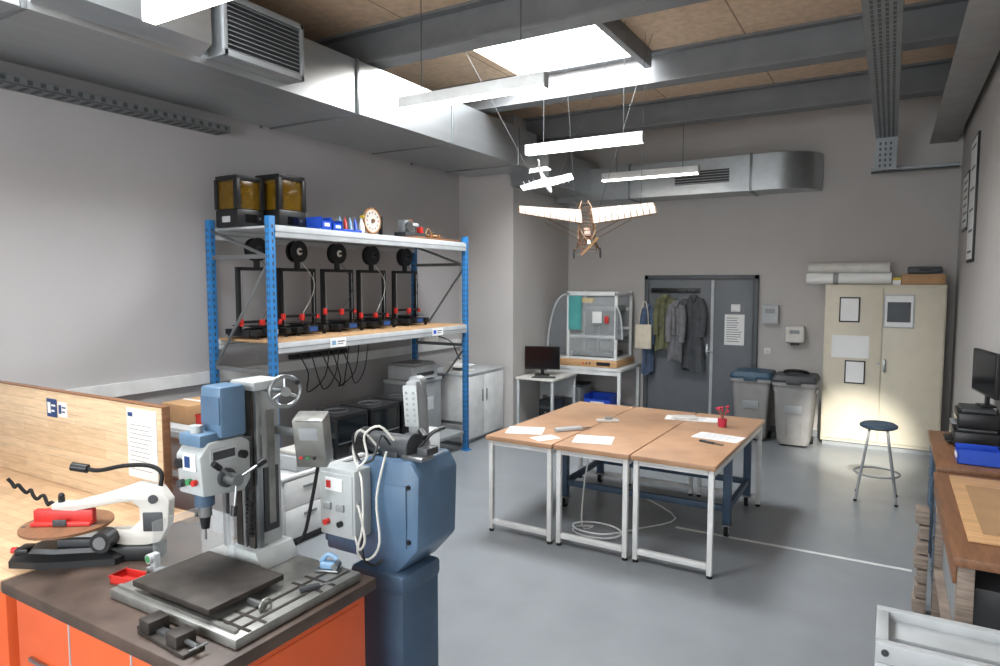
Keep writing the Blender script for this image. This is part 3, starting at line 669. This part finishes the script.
T=Matrix.Translation((-2.80,5.6,2.94))@Matrix.Rotation(R(28),4,'Z')@Matrix.Rotation(R(40),4,'X')@Matrix.Rotation(R(15),4,'Z')
b=B('model_glider',full=T); b.M=Matrix.Identity(4)
b.prism([(-.25,-.03),(-.05,.03),(.0,.05),(.05,.03),(.27,.06),(.26,-.05),(.05,-.10),(-.05,-.10),(-.24,-.11)],'z',0,.008,M_foam,.002)
b.loft([[(.028*s*math.cos(a),y,.024*s*math.sin(a)) for a in [2*math.pi*k/14 for k in range(14)]] for y,s in ((-.2,.2),(-.16,.7),(-.08,1),(.05,.8),(.18,.4),(.25,.25))],M_foam); b.prism([(-.11,.17),(.11,.17),(.08,.24),(-.08,.24)],'z',.0,.006,M_foam)
b.prism([(.14,.0),(.23,.0),(.25,.09),(.21,.09)],'x',-.003,.003,M_foam)
for x in (-.20,-.15,-.1,.1,.15,.2): b.cyl((x,-.1,.009),(x,.035,.009),.003,M_grey,n=5)
b.M=T.inverted()
b.cyl((-2.9,5.57,2.95),(-3.56,5.4,4.199),.002,M_dgrey,n=5); b.cyl((-2.7,5.65,2.95),(-2.0,5.5,4.199),.002,M_dgrey,n=5)
b.done()

# ---------------------------------------------------------------- left benches
b=B('orange_workbench',(-2.21,1.485,0))
b.box(-.59,.59,-.365,.365,.855,.9,M_darktop,.006)
b.box(-.56,.56,-.33,.33,.12,.855,M_orange,.004); 
for x in (-.19,.18): b.box(x-.003,x+.003,-.334,-.329,.14,.84,M_lgrey)
for x in (-.38,0,.37): b.box(x-.08,x+.08,-.345,-.33,.62,.635,M_steel,.003)
b.box(.56,.564,-.3,.3,.16,.82,M_orange,.002)
for x in (-.52,.52):
    for y in (-.3,.3): b.box(x-.04,x+.04,y-.03,y+.03,0,.12,M_dgrey)
b.done()
b=B('pine_workbench',(-3.9,1.53,0))
b.box(-1.1,1.09,-.41,.42,.855,.9,M_plyT,.005); b.box(-1.05,1.06,-.38,.38,.12,.855,M_orange,.004)
for x in (-.3,.3,.7): b.box(x-.003,x+.003,-.384,-.379,.14,.84,M_lgrey)
for x in (-.95,.95):
    for y in (-.3,.3): b.box(x-.04,x+.04,y-.03,y+.03,0,.12,M_dgrey)
b.done()
b=B('pine_back_panel',(-3.7,1.88,.901)); b.box(-1.2,.76,-.018,.018,0,.51,M_ply,.003)
b.box(-1.2,.76,-.02,.02,.51,.517,M_woodD,.002); b.box(.76,.768,-.02,.02,0,.517,M_woodD,.002); b.done()
def psign(name,x,z,w,h,base,acc):
    b=B(name,(x,1.858,z)); b.box(-w/2,w/2,0,.003,-h/2,h/2,base); b.box(-w*.4,-w*.1,-.001,0,-h*.3,h*.3,acc); b.box(-.02*w,w*.4,-.001,0,h*.1,h*.2,acc); b.box(-.02*w,w*.3,-.001,0,-h*.2,-h*.1,acc); b.done()
psign('blue_sign',-3.93,1.32,.10,.10,M_navy,M_paper); psign('white_sign',-3.82,1.32,.09,.08,M_paper,M_navy)
b=B('instruction_sheet',(-3.1,1.858,1.22)); b.box(-.12,.12,0,.003,-.17,.17,M_paper); b.box(-.11,-.07,-.001,0,.13,.15,M_navy)
for k in range(11): b.box(-.1,.02+.07*random.random(),-.001,0,.09-k*.022,.092-k*.022,M_ink)
b.done()
b=B('safety_sign_stand',(-3.28,2.6,0)); b.cyl((0,0,0),(0,0,.02),.12,M_dgrey); b.cyl((0,0,.02),(0,0,1.0),.012,M_steel); b.box(-.10,.10,-.012,0,.95,1.28,M_navy,.003); b.box(-.09,.09,-.014,-.012,1.0,1.08,M_yellow); b.box(-.08,.08,-.014,-.012,1.12,1.25,M_paper); b.done()
b=B('tool_cabinet',(-3.78,2.75,0)); b.box(-.45,.3,-.25,.25,.05,1.1,M_lgrey,.006); b.box(-.42,.28,-.22,.22,0,.05,M_dgrey)
for k in range(4): b.box(-.43,.28,-.262,-.25,.1+k*.25,.33+k*.25,M_grey,.004); b.box(-.2,.05,-.275,-.262,.28+k*.25,.3+k*.25,M_steel,.003)
b.done()
openbin('parts_bin',(-3.62,2.7,1.101),0,.1,.12,.08,M_red)
b=B('cardboard_box',(-3.95,2.75,1.101)); b.box(-.14,.14,-.16,.16,0,.12,M_card,.003); b.box(-.14,.14,-.01,.01,.12,.122,M_paper); b.done()

# scroll saw
b=B('scroll_saw',(-2.80,1.36,.9),33,scale=.88)
b.loft([[(x*s-.0+dx,y*s,z) for x,y in ((-.2,-.1),(-.05,-.12),(.25,-.09),(.3,0),(.25,.09),(-.05,.12),(-.2,.1),(-.24,0))] for s,z,dx in ((1,.0,0),(1,.03,0),(.75,.055,.02),(.7,.075,.03))],M_black)
b.box(-.02,.22,-.055,.055,.07,.11,M_dgrey,.01)
b.cyl((0,0,.155),(0,0,.166),.185,M_woodD,n=44); b.cyl((0,0,.14),(0,0,.155),.12,M_dgrey,n=30); b.box(-.02,.02,-.03,.03,.08,.14,M_dgrey)
for k in range(2): b.cyl((-.16+.3*k,-.05,.167),(-.16+.3*k,-.05,.17),.008,M_steel,n=10)
b.box(-.13,.13,-.03,.005,.167,.235,M_red,.005); b.box(-.13,.13,-.055,-.03,.167,.185,M_red,.003); b.box(-.03,.03,-.06,-.055,.17,.20,M_dgrey,.002)
b.prism([(-.02,.10),(.18,.08),(.33,.06),(.42,.08),(.46,.15),(.47,.27),(.43,.33),(.33,.35),(.18,.30),(.04,.265),(-.05,.262),(-.05,.235),(.05,.228),(.22,.26),(.30,.27),(.335,.24),(.335,.18),(.29,.14),(.1,.135),(-.02,.125)],'y',-.032,.032,M_offw,.007)
b.box(.35,.44,-.036,.036,.13,.22,M_dgrey,.006); b.box(.2,.42,-.05,.05,.0,.07,M_black,.01); b.cyl((.40,-.04,.28),(.40,-.033,.28),.02,M_dgrey)
b.cyl((0,0,.235),(0,0,.1),.003,M_steel,n=6); b.box(-.04,-.0,-.012,.012,.19,.245,M_black,.004); b.cyl((-.02,0,.26),(-.02,0,.285),.014,M_black); b.sph((-.02,0,.292),.014,M_black,n=10)
b.cyl((.2,-.03,.11),(.2,-.11,.11),.045,M_black,n=24); b.cyl((.2,-.11,.11),(.2,-.115,.11),.028,M_steel)
b.tube([(.42,0,.33),(.42,.01,.39),(.36,.02,.42),(.25,.02,.42),(.14,.02,.40),(.08,.02,.41)],.010,M_rub,n=10); b.cyl((.09,.02,.408),(.02,.02,.42),.02,M_black)
pp=[(-.32+.013*k,.1+.007*math.sin(k*1.2),.33-.007*k+.014*math.cos(k*1.6)) for k in range(16)]
b.tube(pp+[(-.08,.06,.22)],.008,M_rub,n=8)
b.box(-.21,-.15,-.05,.03,.03,.065,M_black,.008); b.cyl((-.235,-.02,.05),(-.21,-.02,.05),.014,M_red)
b.done()

# ---------------------------------------------------------------- milling machine
b=B('milling_drill_machine',(0,0,.9))
b.box(-2.32,-1.65,1.25,1.80,0,.035,M_base,.008)
for y in (1.30,1.36,1.60,1.66): b.box(-1.80+.0,-1.655,y,y+.012,.035,.037,M_iron)
for x in (-1.76,-1.70): b.box(x,x+.012,1.27,1.78,.035,.0375,M_iron)
b.box(-2.3,-1.68,1.27,1.285,.035,.045,M_base); 
b.box(-2.16,-1.85,1.30,1.56,.035,.06,M_iron,.004); b.box(-2.21,-1.80,1.27,1.57,.06,.082,M_iron,.004)
b.prism([(-2.18,.035),(-1.96,.035),(-1.98,.07),(-2.0,.10),(-2.14,.10),(-2.16,.07)],'y',1.61,1.79,M_mwhite,.006)
b.box(-2.13,-2.03,1.67,1.77,.09,.73,M_mwhite,.008); b.box(-2.145,-2.015,1.645,1.67,.10,.70,M_steel,.003); b.box(-2.13,-2.10,1.637,1.646,.10,.70,M_iron); b.box(-2.06,-2.03,1.637,1.646,.10,.70,M_iron); b.cyl((-2.08,1.635,.1),(-2.08,1.635,.7),.008,M_steel,n=12)
b.box(-2.145,-2.01,1.635,1.78,.70,.735,M_mwhite,.006)
b.box(-2.03,-2.022,1.68,1.75,.15,.4,M_dgrey,.003); b.box(-2.022,-2.018,1.70,1.73,.18,.62,M_base)
b.prism([(1.42,.36),(1.59,.34),(1.62,.38),(1.62,.52),(1.58,.545),(1.45,.545),(1.41,.50)],'x',-2.155,-2.02,M_mwhite,.008)
b.box(-2.14,-2.03,1.60,1.645,.34,.53,M_dgrey,.004)
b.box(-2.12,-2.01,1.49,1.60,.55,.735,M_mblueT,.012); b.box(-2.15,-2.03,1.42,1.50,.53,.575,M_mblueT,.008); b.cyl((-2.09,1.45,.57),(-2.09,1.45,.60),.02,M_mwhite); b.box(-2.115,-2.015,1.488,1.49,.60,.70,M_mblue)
b.cyl((-2.085,1.47,.36),(-2.085,1.47,.31),.034,M_mblueD); b.cyl((-2.085,1.47,.31),(-2.085,1.47,.27),.024,M_steel); b.cyl((-2.085,1.47,.275),(-2.085,1.47,.225),.02,M_black,r2=.014); b.cyl((-2.085,1.47,.225),(-2.085,1.47,.185),.004,M_steel)
b.cyl((-2.13,1.415,.47),(-2.13,1.40,.47),.018,M_black); b.box(-2.11,-2.04,1.407,1.412,.45,.51,M_paper); b.box(-2.10,-2.07,1.406,1.407,.46,.50,M_navy); b.cyl((-2.05,1.413,.41),(-2.05,1.40,.41),.011,M_red); b.cyl((-2.08,1.413,.41),(-2.08,1.40,.41),.011,M_green); b.cyl((-2.12,1.413,.40),(-2.12,1.395,.40),.014,M_dgrey)
b.box(-2.16,-2.155,1.45,1.56,.42,.48,M_lgrey)
b.box(-2.02,-2.017,1.45,1.56,.47,.52,M_lgrey); b.box(-2.017,-2.016,1.46,1.55,.48,.51,M_dgrey)
b.cyl((-2.02,1.51,.41),(-1.95,1.51,.41),.022,M_steel); b.cyl((-2.02,1.51,.41),(-2.005,1.51,.41),.034,M_dgrey)
for k in range(3):
    a=R(20+120*k); p=(-1.955,1.51+.09*math.cos(a),.41+.09*math.sin(a)); b.cyl((-1.96,1.51,.41),p,.005,M_steel,n=8); b.cyl(p,(-1.953,p[1]+.035*math.cos(a),p[2]+.035*math.sin(a)),.011,M_black)
b.cyl((-2.02,1.58,.48),(-2.0,1.58,.48),.015,M_black)
b.cyl((-2.03,1.70,.70),(-1.92,1.70,.70),.009,M_steel); b.torus((-1.92,1.70,.70),(1,-.5,0),.056,.008,M_steel)
for k in range(3): a=R(90+120*k); b.cyl((-1.92,1.70,.70),(-1.92+.022*math.cos(a),1.70+.049*math.cos(a),.70+.054*math.sin(a)),.006,M_steel,n=8)
b.cyl((-1.92,1.70,.70),(-1.905,1.692,.70),.018,M_steel); b.cyl((-1.91,1.735,.735),(-1.87,1.715,.735),.009,M_black)
b.box(-2.03,-1.90,1.74,1.76,.52,.55,M_steel,.003)
b.rbox((-1.885,1.80,.505),(.12,.09,.20),(14,0,28),M_base,.008)
b.rbox((-1.861,1.757,.53),(.095,.006,.12),(14,0,28),M_dgrey,.001); b.rbox((-1.862,1.754,.535),(.07,.006,.05),(14,0,28),M_grey,.001)
for k in range(3):
    b.rbox((-1.885+.022*k,1.738+.012*k,.445),(.012,.01,.012),(14,0,28),(M_red,M_green,M_black)[k],.003)
b.tube([(-1.9,1.84,.40),(-1.93,1.83,.25),(-1.97,1.82,.1),(-2.02,1.80,.06)],.007,M_rub)
b.tube([(-2.15,1.55,.34),(-2.18,1.52,.30),(-2.18,1.50,.24)],.007,M_black)
b.tube([(-1.99,1.60,.34),(-1.98,1.58,.26),(-1.99,1.58,.18)],.011,M_rub)
for k in range(9): b.torus((-1.985,1.583,.31-.016*k),(0,0,1),.013,.004,M_rub,n=14,k=6)
b.box(-2.165,-2.145,1.6,1.62,.10,.55,M_steel,.003)
b.cyl((-1.80,1.42,.05),(-1.72,1.42,.05),.010,M_steel); b.torus((-1.72,1.42,.05),(1,0,0),.022,.005,M_base)
b.box(-2.29,-2.10,1.595,1.60,.036,.23,M_clear); b.box(-2.295,-2.29,1.40,1.60,.036,.23,M_clear)
b.done()
b=B('machine_vise',(-1.87,1.185,.9),-4)
b.box(-.13,.13,-.035,.035,0,.015,M_iron,.003); b.box(-.12,-.06,-.035,.035,.015,.055,M_iron,.005); b.box(.03,.09,-.033,.033,.015,.055,M_iron,.005); b.cyl((.09,0,.03),(.15,0,.03),.008,M_steel); b.cyl((.15,-.03,.03),(.15,.03,.03),.004,M_steel,n=8); b.box(-.06,.03,-.012,.012,.012,.025,M_steel); b.box(-.16,-.13,-.02,.02,0,.012,M_iron); b.done()
openbin('small_parts_tray',(-2.39,1.36,.9),10,.05,.035,.03,M_red)
b=B('dial_clamp',(-2.38,1.46,.9)); b.box(-.03,.03,-.02,.02,0,.02,M_grey,.004); b.box(-.015,.015,-.012,.012,.02,.075,M_lgrey,.003); b.cyl((.0,-.012,.06),(0,-.03,.06),.018,M_lgrey,n=18); b.cyl((.0,-.03,.06),(0,-.032,.06),.013,M_green,n=18); b.done()
b=B('toggle_clamp',(-1.76,1.745,.938),20); b.box(-.045,.045,-.025,.025,0,.008,M_steel,.002); b.box(-.03,.03,-.018,.018,.008,.035,M_lbluep,.008); b.tube([(-.03,0,.03),(0,0,.06),(.035,0,.045)],.009,M_lbluep,n=8); b.cyl((.03,-.02,.02),(.03,.02,.02),.012,M_steel); b.done()
b=B('hex_key_set',(-1.70,1.60,.938),60); b.box(-.04,.03,-.01,.01,0,.015,M_dgrey,.003); b.cyl((.03,0,.008),(.08,0,.008),.003,M_steel,n=6); b.done()

# ---------------------------------------------------------------- belt grinder on pedestal
b=B('belt_grinder',(-1.73,2.12,0))
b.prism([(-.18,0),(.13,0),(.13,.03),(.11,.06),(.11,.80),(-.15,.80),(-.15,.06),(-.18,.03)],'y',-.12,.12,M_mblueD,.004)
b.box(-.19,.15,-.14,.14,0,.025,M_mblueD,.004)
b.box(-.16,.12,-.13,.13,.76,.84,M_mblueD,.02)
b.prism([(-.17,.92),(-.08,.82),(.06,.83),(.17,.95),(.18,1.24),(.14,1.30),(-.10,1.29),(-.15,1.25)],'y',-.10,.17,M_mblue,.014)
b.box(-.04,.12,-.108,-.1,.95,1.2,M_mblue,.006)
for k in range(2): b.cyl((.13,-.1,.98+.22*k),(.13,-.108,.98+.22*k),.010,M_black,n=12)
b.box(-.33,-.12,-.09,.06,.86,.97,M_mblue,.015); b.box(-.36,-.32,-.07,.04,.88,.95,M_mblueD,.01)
b.box(-.25,-.06,-.2,-.10,.98,1.26,M_mwhite,.008); b.box(-.24,-.07,-.204,-.2,1.0,1.24,M_mwhite,.002)
b.box(-.21,-.12,-.208,-.204,1.17,1.22,M_paper); b.box(-.205,-.18,-.209,-.208,1.18,1.21,M_red)
b.cyl((-.2,-.204,1.04),(-.2,-.225,1.04),.012,M_red); b.cyl((-.13,-.204,1.04),(-.13,-.22,1.04),.012,M_black); b.box(-.22,-.18,-.215,-.204,1.09,1.12,M_grey,.003); b.box(-.15,-.11,-.215,-.204,1.09,1.12,M_grey,.003)
b.cyl((-.12,-.02,1.34),(.06,-.02,1.34),.045,M_dgrey,n=26,bev=.008); b.cyl((.06,-.02,1.34),(.10,-.02,1.34),.055,M_dgrey,n=30); b.cyl((-.17,-.02,1.34),(-.12,-.02,1.34),.055,M_black,n=28)
b.box(-.04,.04,-.06,.04,1.28,1.32,M_dgrey,.004)
L0=Matrix.Translation((.06,.06,1.29))@Matrix.Rotation(R(-4),4,'Y')
b.box(-.032,.032,-.03,.05,0,.31,M_grey,.02,L=L0); b.box(-.036,.036,-.036,-.03,.12,.29,M_mwhite,.003,L=L0); 
for k in range(6):
    for j in (-1,1): b.box(j*.018-.005,j*.018+.005,-.038,-.036,.14+k*.023,.15+k*.023,M_grey,L=L0)
b.cyl((.04,.06,1.58),(.04,.1,1.58),.035,M_grey); b.cyl((.10,.02,1.40),(.14,.0,1.38),.014,M_black)
b.box(.08,.18,-.08,-.0,1.30,1.32,M_steel,.003); b.box(.14,.19,-.06,.02,1.32,1.35,M_dgrey,.005); b.tube([(.1,.0,1.33),(.16,.02,1.40),(.2,.05,1.42)],.008,M_black)
b.tube([(-.02,-.1,1.34),(-.06,-.16,1.42),(-.1,-.16,1.35),(-.06,-.18,1.28),(-.02,-.17,1.32),(-.04,-.16,1.40),(.02,-.14,1.44),(.06,-.1,1.38)],.005,M_offw,n=8)
b.tube([(-.05,-.1,1.34),(-.09,-.17,1.40),(-.06,-.17,1.30),(.0,-.16,1.31),(.02,-.13,1.40),(.04,-.1,1.36)],.005,M_black,n=8)
b.tube([(-.09,-.15,1.26),(-.03,-.19,1.22),(-.02,-.2,1.05),(-.05,-.2,.94),(-.01,-.18,.91),(.03,-.16,.98),(.0,-.14,1.15),(.02,-.1,1.33)],.005,M_offw,n=8)
b.tube([(-.1,-.15,1.1),(-.04,-.2,1.12),(-.01,-.2,1.0),(-.04,-.2,.95),(-.06,-.2,1.0)],.005,M_offw,n=8)
b.tube([(-.06,-.16,1.0),(-.03,-.19,.92),(.0,-.16,.88),(.02,-.13,.9)],.006,M_black,n=8)
b.done()

# ---------------------------------------------------------------- lights
def area(name,loc,rot,sx,sy,e,col=(1,1,1)):
    L=bpy.data.lights.new(name,'AREA'); L.shape='RECTANGLE'; L.size=sx; L.size_y=sy; L.energy=e; L.color=col
    o=bpy.data.objects.new(name,L); o.location=loc; o.rotation_euler=[R(a) for a in rot]; sc.collection.objects.link(o)
b=B('window_3'); b.box(-3.6,.2,YS,YS+.06,.9,3.2,M_white,.004); b.box(-3.52,.12,YS+.055,YS+.065,.98,3.12,M_sky)  # unseen glowing window, added behind the camera to light the room
for x in (-2.3,-1.05): b.box(x-.02,x+.02,YS+.06,YS+.08,.98,3.12,M_white)
b.done()
area('window_daylight',(-1.7,YS+.1,2.05),(90,0,0),3.6,2.1,100,(.93,.97,1))  # fill lamp in front of the added south window
L=bpy.data.lights.new('sunbeam','SPOT'); L.energy=4400; L.spot_size=R(13); L.spot_blend=.9; L.shadow_soft_size=.05; L.color=(1,.96,.88)
o=bpy.data.objects.new('sunbeam',L); o.location=(.35,2.6,3.5); d=Vector((-.32,8.75,.1))-Vector(o.location); o.rotation_euler=d.to_track_quat('-Z','Y').to_euler(); sc.collection.objects.link(o)
w=bpy.data.worlds.new('world'); sc.world=w; w.use_nodes=True; w.node_tree.nodes['Background'].inputs[0].default_value=(.7,.8,1,1); w.node_tree.nodes['Background'].inputs[1].default_value=.6

# ---------------------------------------------------------------- camera
cam=bpy.data.cameras.new('camera'); cam.sensor_width=36; cam.lens=24*665/666.67; cam.clip_start=.05
co=bpy.data.objects.new('camera',cam); co.location=(0,0,2.0); co.rotation_euler=(R(90-4.3),0,R(30.4)); sc.collection.objects.link(co); sc.camera=co
sc.view_settings.view_transform='Standard'; sc.view_settings.exposure=.08
